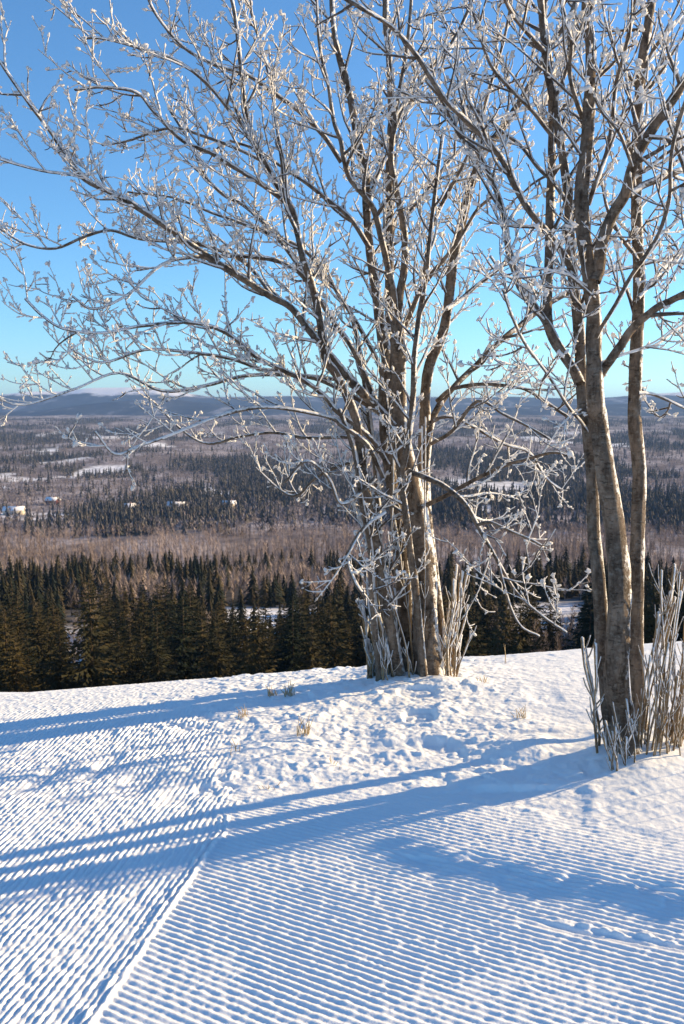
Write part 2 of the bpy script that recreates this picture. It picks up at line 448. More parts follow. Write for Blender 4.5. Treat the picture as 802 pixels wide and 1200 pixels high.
# ------------------------------------------------------------------ woods
def wood_mat(name, c0, c1, rnd=True, attr=None):
    m, nt, b = new_mat(name); k = NB(nt)
    oi = k.n('ShaderNodeObjectInfo').outputs['Random']
    n1 = k.noise(k.pos(), .9, 3)
    f = k.math('MULTIPLY', k.math('ADD', oi, n1), .5)
    c = k.mix(k.ramp(f, [(.3, (0, 0, 0)), (.75, (1, 1, 1))]), c0, c1)
    if attr:
        a = k.n('ShaderNodeAttribute', attribute_name=attr).outputs['Color']; c = a
    k.l(c, b.inputs['Base Color']); b.inputs['Roughness'].default_value = .9; b.inputs['Specular IOR Level'].default_value = .1
    return m
M_NEEDLE = wood_mat('spruce_needles', (.012, .019, .013), (.066, .052, .022))
M_STEM = wood_mat('spruce_stem', (.07, .05, .035), (.12, .09, .06))
M_WOODS = wood_mat('distant_woods', 0 and 0 or (.1, .1, .1), (.1, .1, .1), attr='tint')
M_BIRCH = wood_mat('birch_twigs', (.24, .19, .165), (.38, .32, .29))
M_BBARK = wood_mat('birch_bark', (.35, .32, .3), (.5, .46, .43))

def spruce_crown(h, rw, rnd, dz=.55, nb=9, seg=4):
    V = []; T = []
    z = h*.06
    while z < h*.985:
        f = 1-z/h
        L = rw*(f**.85)*(.85+.3*rnd.random()) + .06
        n_ = max(4, int(nb*(.55+.5*f)))
        off = rnd.random()*6.28
        for q in range(n_):
            a = off + q*6.283/n_ + rnd.uniform(-.25, .25)
            l = L*rnd.uniform(.72, 1.18); droop = rnd.uniform(.12, .42)*f + .02
            ca, sa = math.cos(a), math.sin(a)
            zz = z + rnd.uniform(-.5, .5)*dz
            pts = []
            for s_ in range(seg+1):
                t = s_/seg
                pts.append((ca*l*t, sa*l*t, zz + l*(.10*t - droop*t*t*1.7 + .18*t**4)))
            for s_ in range(seg):
                t = (s_+.5)/seg
                p0, p1 = pts[s_], pts[s_+1]
                wdt = l*.30*(1-.72*t)+.06
                for sd in (-1, 1):
                    w_ = wdt*rnd.uniform(.6, 1.25)
                    tip = (p1[0]+ca*w_*.35 - sa*sd*w_, p1[1]+sa*w_*.35 + ca*sd*w_, p1[2]-w_*rnd.uniform(.25, .9))
                    b0 = len(V); V += [p0, p1, tip]; T.append((b0, b0+1, b0+2))
            b0 = len(V); V += [pts[-2], (pts[-1][0], pts[-1][1], pts[-1][2]-.12), (pts[-1][0]+ca*.12, pts[-1][1]+sa*.12, pts[-1][2]+.04)]; T.append((b0, b0+1, b0+2))
        z += dz*(.55+.6*f)
    b0 = len(V); V += [(-.05, 0, h*.95), (.05, .02, h*.95), (0, 0, h*1.03)]; T.append((b0, b0+1, b0+2))
    return np.array(V), np.array(T)
rs = random.Random(11)
crowns = []; stems = []
for q in range(6):
    h = 14.0; rw = rs.uniform(3.3, 4.7)
    v_, t_ = spruce_crown(h, rw, rs)
    crowns.append(mesh_np('crown', v_, t_, M_NEEDLE))
    tb = Tubes(); tb.tube([(0, 0, -1.), (0, 0, 4), (.05, 0, 9), (0, 0, 13.6)], [.22, .18, .10, .02], 7)
    stems.append(tb.build('trunk', M_STEM))
def ok_near(x, y):
    o_, s_ = land(np.array([x]), np.array([y])); return o_[0] < .35
cells = []
for iy in range(0, 24):
    y = 92 + iy*6.0
    half = y*.44+10
    x = -half
    while x < half:
        xx = x + rs.uniform(-2, 2); yy = y + rs.uniform(-2.2, 2.2)
        if ok_near(xx, yy): cells.append((xx, yy))
        x += 6.0
cells.sort(key=lambda c: c[1])
SPR_LABEL = 'dark green spruce in the dense shaded wood just beyond the snow crest'
near_sp = []; rest = []
for (x, y) in cells:
    bx = x/y
    # a gap of bare birches to the right of the centre tree
    if .17 < bx < .29 and 105 < y < 190 and rs.random() < .75: continue
    if ((-.338 < bx < -.292 and 100 < y < 185) or (-.13 < bx < -.045 and 118 < y < 235 and (y > 190 or rs.random() < .6))) and rs.random() < .85: continue
    near_sp.append((x, y)) if len(near_sp) < 285 else rest.append((x, y))
base_t = None
for q, (x, y) in enumerate(near_sp):
    v_ = rs.randrange(6); s = rs.uniform(.70, 1.22)*(1.0 if rs.random() < .78 else .62)
    s *= 1.0 + .12*ss(100, 180, y)
    t = thing('spruce_tree', SPR_LABEL, 'tree', (x, y, Hs(x, y)-.4), 'spruces in the dark wood below the slope', rs.uniform(0, 6.28))
    t.scale = (s*rs.uniform(.9, 1.15), s*rs.uniform(.9, 1.15), s)
    obj('crown', crowns[v_], t); obj('trunk', stems[v_], t)

# far woods: merged low detail trees (nobody could count them)
def merge_trees(pts, proto_V, proto_T, tint, name, mat):
    """pts (n,5): x y z scale rot ; protos list"""
    Vs = []; Ts = []; Cs = []; off = 0
    pts = np.asarray(pts)
    idx = np.random.RandomState(3).randint(0, len(proto_V), len(pts))
    for p in range(len(proto_V)):
        sel = idx == p
        P = pts[sel]; c = tint[sel]
        if not len(P): continue
        pv = proto_V[p]; pt = proto_T[p]
        ca = np.cos(P[:, 4])[:, None]; sa = np.sin(P[:, 4])[:, None]; s = P[:, 3][:, None]
        x = (pv[:, 0]*ca - pv[:, 1]*sa)*s + P[:, 0][:, None]
        y = (pv[:, 0]*sa + pv[:, 1]*ca)*s + P[:, 1][:, None]
        z = pv[:, 2]*s + P[:, 2][:, None]
        Vs.append(np.stack([x, y, z], -1).reshape(-1, 3))
        Ts.append((pt[None]+(np.arange(len(P))*len(pv))[:, None, None]).reshape(-1, 3)+off)
        Cs.append(np.repeat(c, len(pv), axis=0)); off += len(P)*len(pv)
    o = obj(name, mesh_np(name, np.concatenate(Vs), np.concatenate(Ts), mat, colors={'tint': np.concatenate(Cs)}))
    return o
def lo_spruce(h, rw, nw, nb, rnd):
    V = []; T = []
    for w_ in range(nw):
        f = 1-(w_+.3)/nw; z = h*(w_+.4)/nw
        off = rnd.random()*6.28
        for q in range(nb):
            a = off+q*6.283/nb+rnd.uniform(-.3, .3); l = rw*f**.85*rnd.uniform(.7, 1.2)+.1; da = 2.2/nb
            b0 = len(V)
            V += [(0, 0, z+h/nw*1.1), (math.cos(a-da)*l, math.sin(a-da)*l, z-l*.3*rnd.uniform(.5, 1.5)), (math.cos(a+da)*l, math.sin(a+da)*l, z-l*.3*rnd.uniform(.5, 1.5))]
            T.append((b0, b0+1, b0+2))
    return np.array(V, float), np.array(T)
def lo_birch(h, n_, rnd, wd=.09):
    V = []; T = []
    V += [(-.12, 0, 0), (.12, .05, 0), (0, 0, h)]; T.append((0, 1, 2))
    for q in range(n_):
        z = h*rnd.uniform(.22, .8); a = rnd.random()*6.28; l = h*rnd.uniform(.1, .26); r0 = rnd.uniform(0, .06)*h
        ca, sa = math.cos(a), math.sin(a)
        b0 = len(V); w_ = wd*rnd.uniform(.7, 1.6)
        V += [(ca*r0-sa*w_, sa*r0+ca*w_, z), (ca*r0+sa*w_, sa*r0-ca*w_, z), (ca*(r0+l*.62), sa*(r0+l*.62), z+l)]
        T.append((b0, b0+1, b0+2))
    return np.array(V, float), np.array(T)
rs2 = random.Random(5); nr = np.random.RandomState(5)
def scatter(y0, y1, dens_y, spread=.5):
    """points with a spacing that depends on distance"""
    out = []
    y = y0
    while y < y1:
        sp_ = dens_y(y); half = y*spread+15
        n_ = max(1, int(2*half/sp_))
        xs_ = np.linspace(-half, half, n_) + nr.uniform(-.7, .7, n_)*sp_
        out.append(np.stack([xs_, y+nr.uniform(-.7, .7, n_)*sp_], -1)); y += sp_*1.0
    return np.concatenate(out)
# mid spruce band
pts = np.concatenate([np.array(rest), scatter(216, 428, lambda y: 5.4, .46)])
op, sp = land(pts[:, 0], pts[:, 1])
keep = (op < .35) & ~((pts[:, 1] > 385) & (fbm(pts[:, 0]/30., pts[:, 1]/60., 9, 2) > .5+ (428-pts[:, 1])/150.))
bx = pts[:, 0]/pts[:, 1]
keep &= ~((bx > .10) & (pts[:, 1] > 300) & (nr.uniform(0, 1, len(pts)) < .55))
pts = pts[keep]
isb = (fbm(pts[:, 0]/28., pts[:, 1]/50., 19, 3) > .55) & (pts[:, 1] > 225)
pro = [lo_spruce(11, rs2.uniform(2.4, 3.6), 12, 7, rs2) for _ in range(6)]
P = pts[~isb]; n_ = len(P)
arr = np.stack([P[:, 0], P[:, 1], H(P[:, 0], P[:, 1])-.45, nr.uniform(.5, 1.3, n_), nr.uniform(0, 6.28, n_)], -1)
t0 = np.array([.013, .020, .016]); t1 = np.array([.075, .058, .033]); w_ = nr.uniform(0, 1, n_)[:, None]**1.6
o = merge_trees(arr, [p[0] for p in pro], [p[1] for p in pro], t0*(1-w_)+t1*w_, 'spruce_forest', M_WOODS)
kind(o, 'stuff', 'dark spruce forest filling the slope behind the nearest spruces', 'forest')
# bare birch: mixed in the spruce, and the pale belt behind
prb = [lo_birch(11, 46, rs2, .075) for _ in range(6)]
P = np.concatenate([pts[isb], scatter(424, 645, lambda y: 5.2+ (y-424)*.007, .46)])
op, sp = land(P[:, 0], P[:, 1]); P = P[op < .4]; P = P[(P[:, 1] < 430) | (fbm(P[:, 0]/35., P[:, 1]/70., 57, 3) > .40)]; n_ = len(P)
arr = np.stack([P[:, 0], P[:, 1], H(P[:, 0], P[:, 1])-.45, nr.uniform(.7, 1.15, n_), nr.uniform(0, 6.28, n_)], -1)
t0 = np.array([.22, .17, .14]); t1 = np.array([.46, .375, .33])
w_ = nr.uniform(0, 1, n_)[:, None]*.6+.4*ss(.4, .6, fbm(P[:, 0]/40., P[:, 1]/60., 29, 2))[:, None]
o = merge_trees(arr, [p[0] for p in prb], [p[1] for p in prb], t0*(1-w_)+t1*w_, 'birch_belt', M_WOODS)
kind(o, 'stuff', 'pale leafless birch belt across the valley behind the dark spruces', 'forest')
# scattered woods on the valley floor and the far slope
P = scatter(640, 5200, lambda y: 6.0+(y-640)*.0052, .46)
op, sp = land(P[:, 0], P[:, 1]); n_ = len(P)
u_ = nr.uniform(0, 1, n_)
isf = u_ < sp*.68+.05
keep = (nr.uniform(0, 1, n_) > op*1.05) & (isf | (nr.uniform(0, 1, n_) < .62))
fine = nr.uniform(0, 1, n_)
P = P[keep]; isf = isf[keep]; n_ = len(P)
pro = [lo_spruce(12, 3.2, 4, 4, rs2) for _ in range(4)]; prb = [lo_birch(10, 12, rs2, .35) for _ in range(5)]
A = P[isf]; m_ = len(A)
arr = np.stack([A[:, 0], A[:, 1], H(A[:, 0], A[:, 1])-.5, nr.uniform(.7, 1.3, m_), nr.uniform(0, 6.28, m_)], -1)
w_ = nr.uniform(0, 1, m_)[:, None]
o = merge_trees(arr, [p[0] for p in pro], [p[1] for p in pro], np.array([.045, .052, .058])*(1-w_)+np.array([.13, .12, .11])*w_, 'valley_spruces', M_WOODS)
kind(o, 'stuff', 'far spruce woods scattered over the valley floor and far slope', 'forest')
A = P[~isf]; m_ = len(A)
arr = np.stack([A[:, 0], A[:, 1], H(A[:, 0], A[:, 1])-.5, nr.uniform(.7, 1.2, m_), nr.uniform(0, 6.28, m_)], -1)
w_ = nr.uniform(0, 1, m_)[:, None]
o = merge_trees(arr, [p[0] for p in prb], [p[1] for p in prb], np.array([.15, .13, .135])*(1-w_)+np.array([.36, .32, .32])*w_, 'valley_birches', M_WOODS)
kind(o, 'stuff', 'far frosted birch woods scattered over the valley floor and far slope', 'forest')
print('far trees', n_)

# nearer bare birches that can be told apart, right of the centre tree and left
def birch(h, rnd):
    tr = Tubes(); tr.tube([(0, 0, -.6), (.05, 0, h*.3), (-.05, .05, h*.65), (0, 0, h)], [.12, .09, .05, .012], 6)
    cr = Tubes()
    for q in range(85):
        z = h*rnd.uniform(.18, .95); a = rnd.random()*6.28; l = h*rnd.uniform(.08, .22)*(1.15-z/h)*1.5; ca, sa = math.cos(a), math.sin(a)
        p0 = np.array((0, 0, z)); p1 = p0+np.array((ca*l*.55, sa*l*.55, l*.7)); p2 = p0+np.array((ca*l*.8, sa*l*.8, l*1.15))
        cr.tube([p0, p1, p2], [.03, .02, .01], 3)
        for m in range(4):
            t = rnd.uniform(.3, 1); b0 = p0*(1-t)+p1*t; a2 = a+rnd.uniform(-1.3, 1.3); l2 = l*rnd.uniform(.25, .5)
            cr.tube([b0, b0+np.array((math.cos(a2)*l2, math.sin(a2)*l2, l2*1.1))], [.018, .01], 3)
    return tr.build('trunk', M_BBARK), cr.build('crown', M_BIRCH)
bp = [birch(11, rs2) for _ in range(3)]
sites = []
for (px, Y0) in ((628, 135), (640, 150), (655, 142), (666, 160), (615, 168), (648, 176), (672, 182), (633, 190), (660, 198), (600, 186), (620, 205), (690, 210), (582, 210), (770, 180), (545, 215),
                 (85, 150), (98, 158), (110, 146), (66, 160), (132, 152), (104, 172), (225, 160), (150, 165), (243, 170)):
    a, b_, c_ = ray(px, 700); x = a*Y0/b_; sites.append((x, Y0))
for q, (x, y) in enumerate(sites):
    right = x > 0
    t = thing('birch_tree', 'bare frosted birch in the gap between spruces to the right of the centre tree' if right else 'bare brownish birch among the spruces at the left of the wood', 'tree', (x, y, Hs(x, y)-.4), 'bare birches right of the centre tree' if right else 'bare birches left in the wood', rs2.random()*6)
    s = rs2.uniform(.8, 1.25) if right else rs2.uniform(.9, 1.15); t.scale = (s, s, s)
    obj('trunk', bp[q % 3][0], t); obj('crown', bp[q % 3][1], t)

# ------------------------------------------------------------------ farm houses in the valley
def plain(name, c, rough=.8):
    m, nt, b = new_mat(name); b.inputs['Base Color'].default_value = (*c, 1); b.inputs['Roughness'].default_value = rough
    k = NB(nt); k.l(k.mix(k.noise(k.pos(), 2, 3), tuple(v*.85 for v in c), tuple(min(1, v*1.1) for v in c)), b.inputs['Base Color']); return m
M_RED = plain('red_boards', (.22, .05, .035)); M_CREAM = plain('cream_boards', (.6, .55, .45)); M_GREYB = plain('grey_boards', (.25, .24, .24))
M_GLASS = plain('dark_glass', (.03, .04, .05), .2); M_ROOFSNOW = plain('roof_snow', (.82, .83, .86)); M_BRICK = plain('chimney_brick', (.25, .12, .09))
def boxmesh(name, x0, x1, y0, y1, z0, z1, mat):
    V = [(x, y, z) for z in (z0, z1) for (x, y) in ((x0, y0), (x1, y0), (x1, y1), (x0, y1))]
    F = np.array([(0, 3, 2, 1), (4, 5, 6, 7), (0, 1, 5, 4), (1, 2, 6, 5), (2, 3, 7, 6), (3, 0, 4, 7)])
    return mesh_np(name, V, F, mat)
def house(px, py, Y0, w, d, h, mat, label, rz):
    x = (px-401)/FPX*Y0
    t = thing('farm_house', label, 'house', (x, Y0, Hs(x, Y0)-.6), 'farm houses on the valley floor', rz)
    V = [(-w/2, -d/2, 0), (w/2, -d/2, 0), (w/2, d/2, 0), (-w/2, d/2, 0), (-w/2, -d/2, h), (w/2, -d/2, h), (w/2, d/2, h), (-w/2, d/2, h), (-w/2, 0, h+d*.33), (w/2, 0, h+d*.33)]
    F = [np.array([(0, 1, 5, 4), (2, 3, 7, 6), (0, 3, 2, 1), (4, 5, 9, 8), (6, 7, 8, 9)]), np.array([(4, 8, 7), (5, 6, 9)]), np.array([(1, 2, 6, 5), (3, 0, 4, 7)])]
    obj('wall', mesh_np('wall', V, F, mat), t)
    e = .7; r = h+d*.33; s = .33*2
    V = []
    for dz in (.05, .55):
        V += [(-w/2-e, -d/2-e, h-e*s+dz), (w/2+e, -d/2-e, h-e*s+dz), (w/2+e, 0, r+dz), (-w/2-e, 0, r+dz), (w/2+e, d/2+e, h-e*s+dz), (-w/2-e, d/2+e, h-e*s+dz)]
    F = np.array([(6, 7, 8, 9), (9, 8, 10, 11), (0, 3, 2, 1), (3, 5, 4, 2), (0, 1, 7, 6), (4, 5, 11, 10), (1, 2, 8, 7), (2, 4, 10, 8), (0, 6, 9, 3), (3, 9, 11, 5)])
    ro = obj('roof', mesh_np('roof', V, F, M_ROOFSNOW), t)
    obj('chimney', boxmesh('chimney', w*.12, w*.12+.9, -.45, .45, r-.3, r+1.8, M_BRICK), ro)
    for q in range(3):
        cx = -w/2 + w*(q+.5)/3
        obj('window', boxmesh('window', cx-.7, cx+.7, -d/2-.12, -d/2+.05, 1.4, 2.9, M_GLASS), t)
house(14, 612, 845, 19, 10, 5, M_CREAM, 'long pale farm building with snowy roof at the left edge of the valley', .1)
house(150, 610, 880, 12, 9, 5, M_RED, 'small red farm house near the valley fields left of the blue roofed one', .5)
house(205, 610, 900, 20, 12, 4, M_GREYB, 'grey farm shed under snow in the middle of the left valley', -.2)
house(268, 612, 905, 13, 9, 5.5, M_CREAM, 'cream farm house standing rightmost among the left valley houses', .3)
house(60, 600, 960, 14, 9, 5, M_RED, 'red barn behind the long pale building in the valley', -.3)

# ------------------------------------------------------------------ rime covered trees
def smooth_path(P, n_per=5):
    """Catmull-Rom through points with 4 columns (x y z r)"""
    P = np.asarray(P, float); Q = np.vstack([2*P[0]-P[1], P, 2*P[-1]-P[-2]]); out = []
    for i in range(1, len(Q)-2):
        for t in np.arange(n_per)/n_per:
            p0, p1, p2, p3 = Q[i-1], Q[i], Q[i+1], Q[i+2]
            out.append(.5*((2*p1)+(-p0+p2)*t+(2*p0-5*p1+4*p2-p3)*t*t+(-p0+3*p1-3*p2+p3)*t**3))
    out.append(P[-1]); return np.array(out)
rt = random.Random(3)
def rdir():
    v = np.array([rt.gauss(0, 1), rt.gauss(0, 1), rt.gauss(0, 1)]); return v/np.linalg.norm(v)
def limb_points(px, Y0, dY, w0, w1, top_ext):
    """px: photo trace; the limb starts at distance Y0 and drifts to Y0+dY; widths in photo px at Y0"""
    n_ = len(px); pts = []
    L = [0]
    for i in range(1, n_): L.append(L[-1]+math.hypot(px[i][0]-px[i-1][0], px[i][1]-px[i-1][1]))
    for i, (x, y) in enumerate(px):
        t = L[i]/L[-1]; Yd = Y0 + dY*t**1.1 + .03*math.sin(i*2.3+x)*(t > 0)
        r = (w0+(w1-w0)*t)*.5/FPX*Yd
        pts.append((*at(x, y, Yd), r))
    if top_ext:
        a = np.array(pts[-1]); b_ = np.array(pts[-2]); d = (a-b_)[:3]; d /= np.linalg.norm(d)
        p = a[:3]; r = a[3]
        for q in range(5):
            d = d + np.array([rt.uniform(-.12, .12), rt.uniform(-.12, .12), .08]); d /= np.linalg.norm(d)
            p = p + d*top_ext/5; r *= .78; pts.append((*p, r))
    return smooth_path(pts)
def grow_twig(P0, d0, L, r0, r1, nseg, up, curl):
    pts = [P0]; d = d0.copy(); p = P0.copy()
    kn = rdir()*curl
    for s_ in range(nseg):
        d = d + np.array([0, 0, up/nseg]) + kn/nseg + rdir()*.13
        d /= np.linalg.norm(d); p = p + d*L/nseg; pts.append(p)
    return np.array(pts), np.linspace(r0, r1, nseg+1)
def perp(T, ang, az):
    ref = np.array([0., 0, 1]) if abs(T[2]) < .9 else np.array([1., 0, 0])
    u = np.cross(T, ref); u /= np.linalg.norm(u); v = np.cross(T, u)
    return T*math.cos(ang) + (u*math.cos(az)+v*math.sin(az))*math.sin(ang)
def in_front(p):       # keep twigs away from the lens
    return p[1] > 1.9
def walk(P, spacing, start):
    seg = np.linalg.norm(np.diff(P[:, :3], axis=0), axis=1); arc = np.concatenate([[0], np.cumsum(seg)])
    s = start*arc[-1] if start <= 1 else start
    while s < arc[-1]-.01:
        i = min(len(seg)-1, int(np.searchsorted(arc, s))-1); i = max(i, 0)
        t = (s-arc[i])/(seg[i]+1e-9); p = P[i]*(1-t)+P[i+1]*t; T = (P[i+1]-P[i])[:3]; T /= np.linalg.norm(T)+1e-9
        yield p[:3], T, (p[3] if P.shape[1] > 3 else 0), s/arc[-1], arc[-1]
        s += spacing*rt.uniform(.6, 1.45)

def clump_tree(name, label, cat, base, stems_, limbs_, k_depth, shoots_, fine):
    root = thing(name, label, cat, base)
    O = base
    paths = []
    for (pxs, Y0, dY, w0, w1, ext, st) in stems_:
        P = limb_points(pxs, Y0, dY, w0, w1, ext)
        if pxs[0][1] > 770: # rooted: flare and sink
            P[:3, 3] *= np.array([1.35, 1.18, 1.07])
            P = np.vstack([[P[0, 0], P[0, 1], P[0, 2]-.12, P[0, 3]*1.15], P])
        tb = Tubes(); tb.tube(P[:, :3], P[:, 3], 16, rough=.26)
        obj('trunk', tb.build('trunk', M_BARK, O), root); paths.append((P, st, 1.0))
    nbranch = 0
    for (pxs, Y0, dY, w0, w1, ext, st) in limbs_:
        P = limb_points(pxs, Y0, dY, w0, w1, ext)
        tb = Tubes(); tb.tube(P[:, :3], P[:, 3], 9, rough=.2)
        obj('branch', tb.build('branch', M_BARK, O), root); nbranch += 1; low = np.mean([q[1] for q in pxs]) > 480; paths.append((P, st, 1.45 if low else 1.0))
    L1 = []
    for (P, st, f) in paths:
        for (p, T, r, t, tot) in walk(P, .096*fine*f, st):
            if not in_front(p): continue
            L = rt.uniform(.22, .62)*(1.05-.45*t)*k_depth
            d = perp(T, rt.uniform(.5, 1.15), rt.uniform(0, 6.28))
            if d[2] < -.35 and rt.random() < .7: d[2] *= -.5; d /= np.linalg.norm(d)
            r0 = min(r*.7, .0085+.0035*(L/.6))
            Q, rr_ = grow_twig(p, d, L, r0, .0024, 7, rt.uniform(.1, .9), .5)
            if Q[-1][2] < .38: continue
            L1.append((L, Q, rr_))
    L1.sort(key=lambda a: -a[0])
    tw = Tubes(); fr = Tubes()
    def frost_along(Q, dens, big=1.0):
        d = Q[-1]-Q[-2]
        for (p, T, r, t, tot) in walk(Q, dens, .15):
            if rt.random() < .35+.5*t:
                dd = T*.8+rdir()*.6+np.array([.35, 0, .1]); s_ = big*rt.uniform(.6, 1.25)
                fr.blob(p+dd*.006+rdir()*.004, dd, .030*s_, .0058*s_, (rt.random(), rt.random(), rt.random()))
    def side(Q, rad, lvl):
        L = np.linalg.norm(np.diff(Q[:, :3], axis=0), axis=1).sum()
        for (p, T, r, t, tot) in walk(Q, .078*fine if lvl == 1 else .066*fine, .12):
            l = (rt.uniform(.07, .24)*(1.1-.5*t) if lvl == 1 else rt.uniform(.025, .08))
            d = perp(T, rt.uniform(.55, 1.1), rt.uniform(0, 6.28))
            q_, r_ = grow_twig(p, d, l, .0045 if lvl == 1 else .0036, .0020 if lvl == 1 else .0022, 5 if lvl == 1 else 2, rt.uniform(.1, .8), .4)
            tw.tube(q_, r_*rt.uniform(.85, 1.2), 5 if lvl == 1 else 4)
            if lvl == 1:
                side(q_, r_, 2); frost_along(q_, .022, .8)
                if rt.random() < .8:
                    for _ in range(3):
                        dd = rdir()+np.array([.3, 0, .4]); s_ = rt.uniform(.7, 1.5)
                        fr.blob(q_[-1]+rdir()*.008, dd, .026*s_, .0070*s_, (rt.random(), rt.random(), rt.random()))
            elif rt.random() < .55:
                dd = q_[-1]-q_[-2]; s_ = rt.uniform(.7, 1.3)
                fr.blob(q_[-1], dd/np.linalg.norm(dd), .028*s_, .0068*s_, (rt.random(), rt.random(), rt.random()))
    for q, (L, Q, rr_) in enumerate(L1):
        if nbranch < 100:
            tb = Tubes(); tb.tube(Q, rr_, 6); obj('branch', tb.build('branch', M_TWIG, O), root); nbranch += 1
        else: tw.tube(Q, rr_, 5)
        side(Q, rr_, 1); frost_along(Q, .030, .9)
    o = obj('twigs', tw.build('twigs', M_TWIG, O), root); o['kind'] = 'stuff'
    o = obj('hoarfrost', fr.build('hoarfrost', M_RIME, O, smooth=False), root); o['kind'] = 'stuff'
    # upright suckers round the foot, their tips thick with rime
    for (px, py, Y0, hpx, lean, thick) in shoots_:
        bx_, by_, _ = at(px, py, Y0); bz = Hs(bx_, by_)-.03
        hh = hpx/FPX*Y0; tb = Tubes()
        pts = []; n_ = 9
        x_, y_, z_ = bx_, by_, bz
        ld = lean/FPX*Y0; ly = rt.uniform(-.12, .12)*hh; w1_, w2_ = rt.uniform(-.02, .02), rt.uniform(-.02, .02)
        for s_ in range(n_+1):
            t = s_/n_
            pts.append((bx_+ld*t**1.3+w1_*math.sin(t*5)+.0022*math.sin(t*13+px), by_+ly*t+w2_*math.sin(t*4), bz+(hh+.03)*t))
        r_b = thick*.5/FPX*Y0
        rr_ = [r_b*(1.0-.45*(s_/n_)) if s_ < n_*.55 else r_b*(.75+.55*(s_/n_-.55)/.45) for s_ in range(n_+1)]
        tb.tube(pts, rr_, 7, rough=.3); tb.rad[-2] = np.repeat(np.interp(np.arange(n_+1)/n_, [0, .35, .7, 1], [.03, .016, .004, .001]), 7)
        PP = np.array(pts)
        for q in range(int(2+hh*7)):     # short stubs
            i = rt.randrange(2, n_); d = perp(np.array([0, 0, 1.]), rt.uniform(.35, .9), rt.uniform(0, 6.28))
            q_, r_ = grow_twig(PP[i], d, rt.uniform(.04, .14), r_b*.55, r_b*.45, 3, 1.0, .2); tb.tube(q_, r_, 5)
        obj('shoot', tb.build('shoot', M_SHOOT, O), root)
    return root

YA = TA[1]; YB = TB[1]
# --- centre clump: (trace, start distance, drift, width0, width1, extension beyond the frame, first twig)
A_st = [
 ([(505, 797), (500, 720), (496, 662), (485, 587), (473, 531), (467, 486), (466, 437), (467, 400), (466, 378)], YA, -.05, 34, 14, 0, .75),
 ([(480, 795), (477, 737), (470, 662), (466, 606), (458, 550), (452, 500), (451, 455), (454, 425), (449, 396), (439, 331), (433, 289), (430, 247), (428, 199), (420, 169), (417, 150), (407, 97), (397, 65), (391, 32), (389, -5)], YA+.08, .25, 20, 6, .7, .4),
 ([(468, 793), (462, 750), (451, 699), (442, 640), (429, 580), (423, 531), (417, 493), (406, 464), (393, 437), (381, 419), (375, 377), (365, 331), (355, 302), (349, 273), (342, 244), (326, 218), (313, 192), (300, 169), (288, 125), (283, 80), (276, 20), (268, -20)], YA-.05, -.35, 15, 4, .4, .45),
 ([(520, 794), (515, 740), (505, 660), (498, 600), (496, 540), (497, 500), (499, 458), (504, 426), (520, 387), (527, 344), (530, 312), (537, 280), (546, 241), (556, 208), (570, 175), (590, 150), (616, 108), (640, 66), (668, 20), (680, -10)], YA+.12, .5, 17, 6, .5, .45),
 ([(490, 790), (486, 720), (478, 640), (470, 560), (462, 500), (459, 440), (457, 377), (457, 312), (457, 247), (456, 199), (458, 150), (459, 139), (456, 65), (452, 26), (452, -10)], YA+.22, .3, 14, 6, .7, .5),
 ([(446, 786), (440, 740), (436, 690), (434, 640), (424, 590), (418, 540), (408, 505), (398, 480)], YA-.08, -.15, 8, 5, 0, .2),
 ([(456, 790), (450, 720), (446, 660), (444, 600), (440, 550), (434, 500), (428, 450), (420, 400), (410, 360)], YA+.05, .15, 8, 5, 0, .3),
 ([(497, 796), (488, 700), (480, 640), (474, 590), (470, 560), (478, 520), (484, 470), (486, 420), (492, 370), (500, 320), (505, 270), (512, 210), (520, 150)], YA-.1, -.35, 10, 4, 0, .35),
]
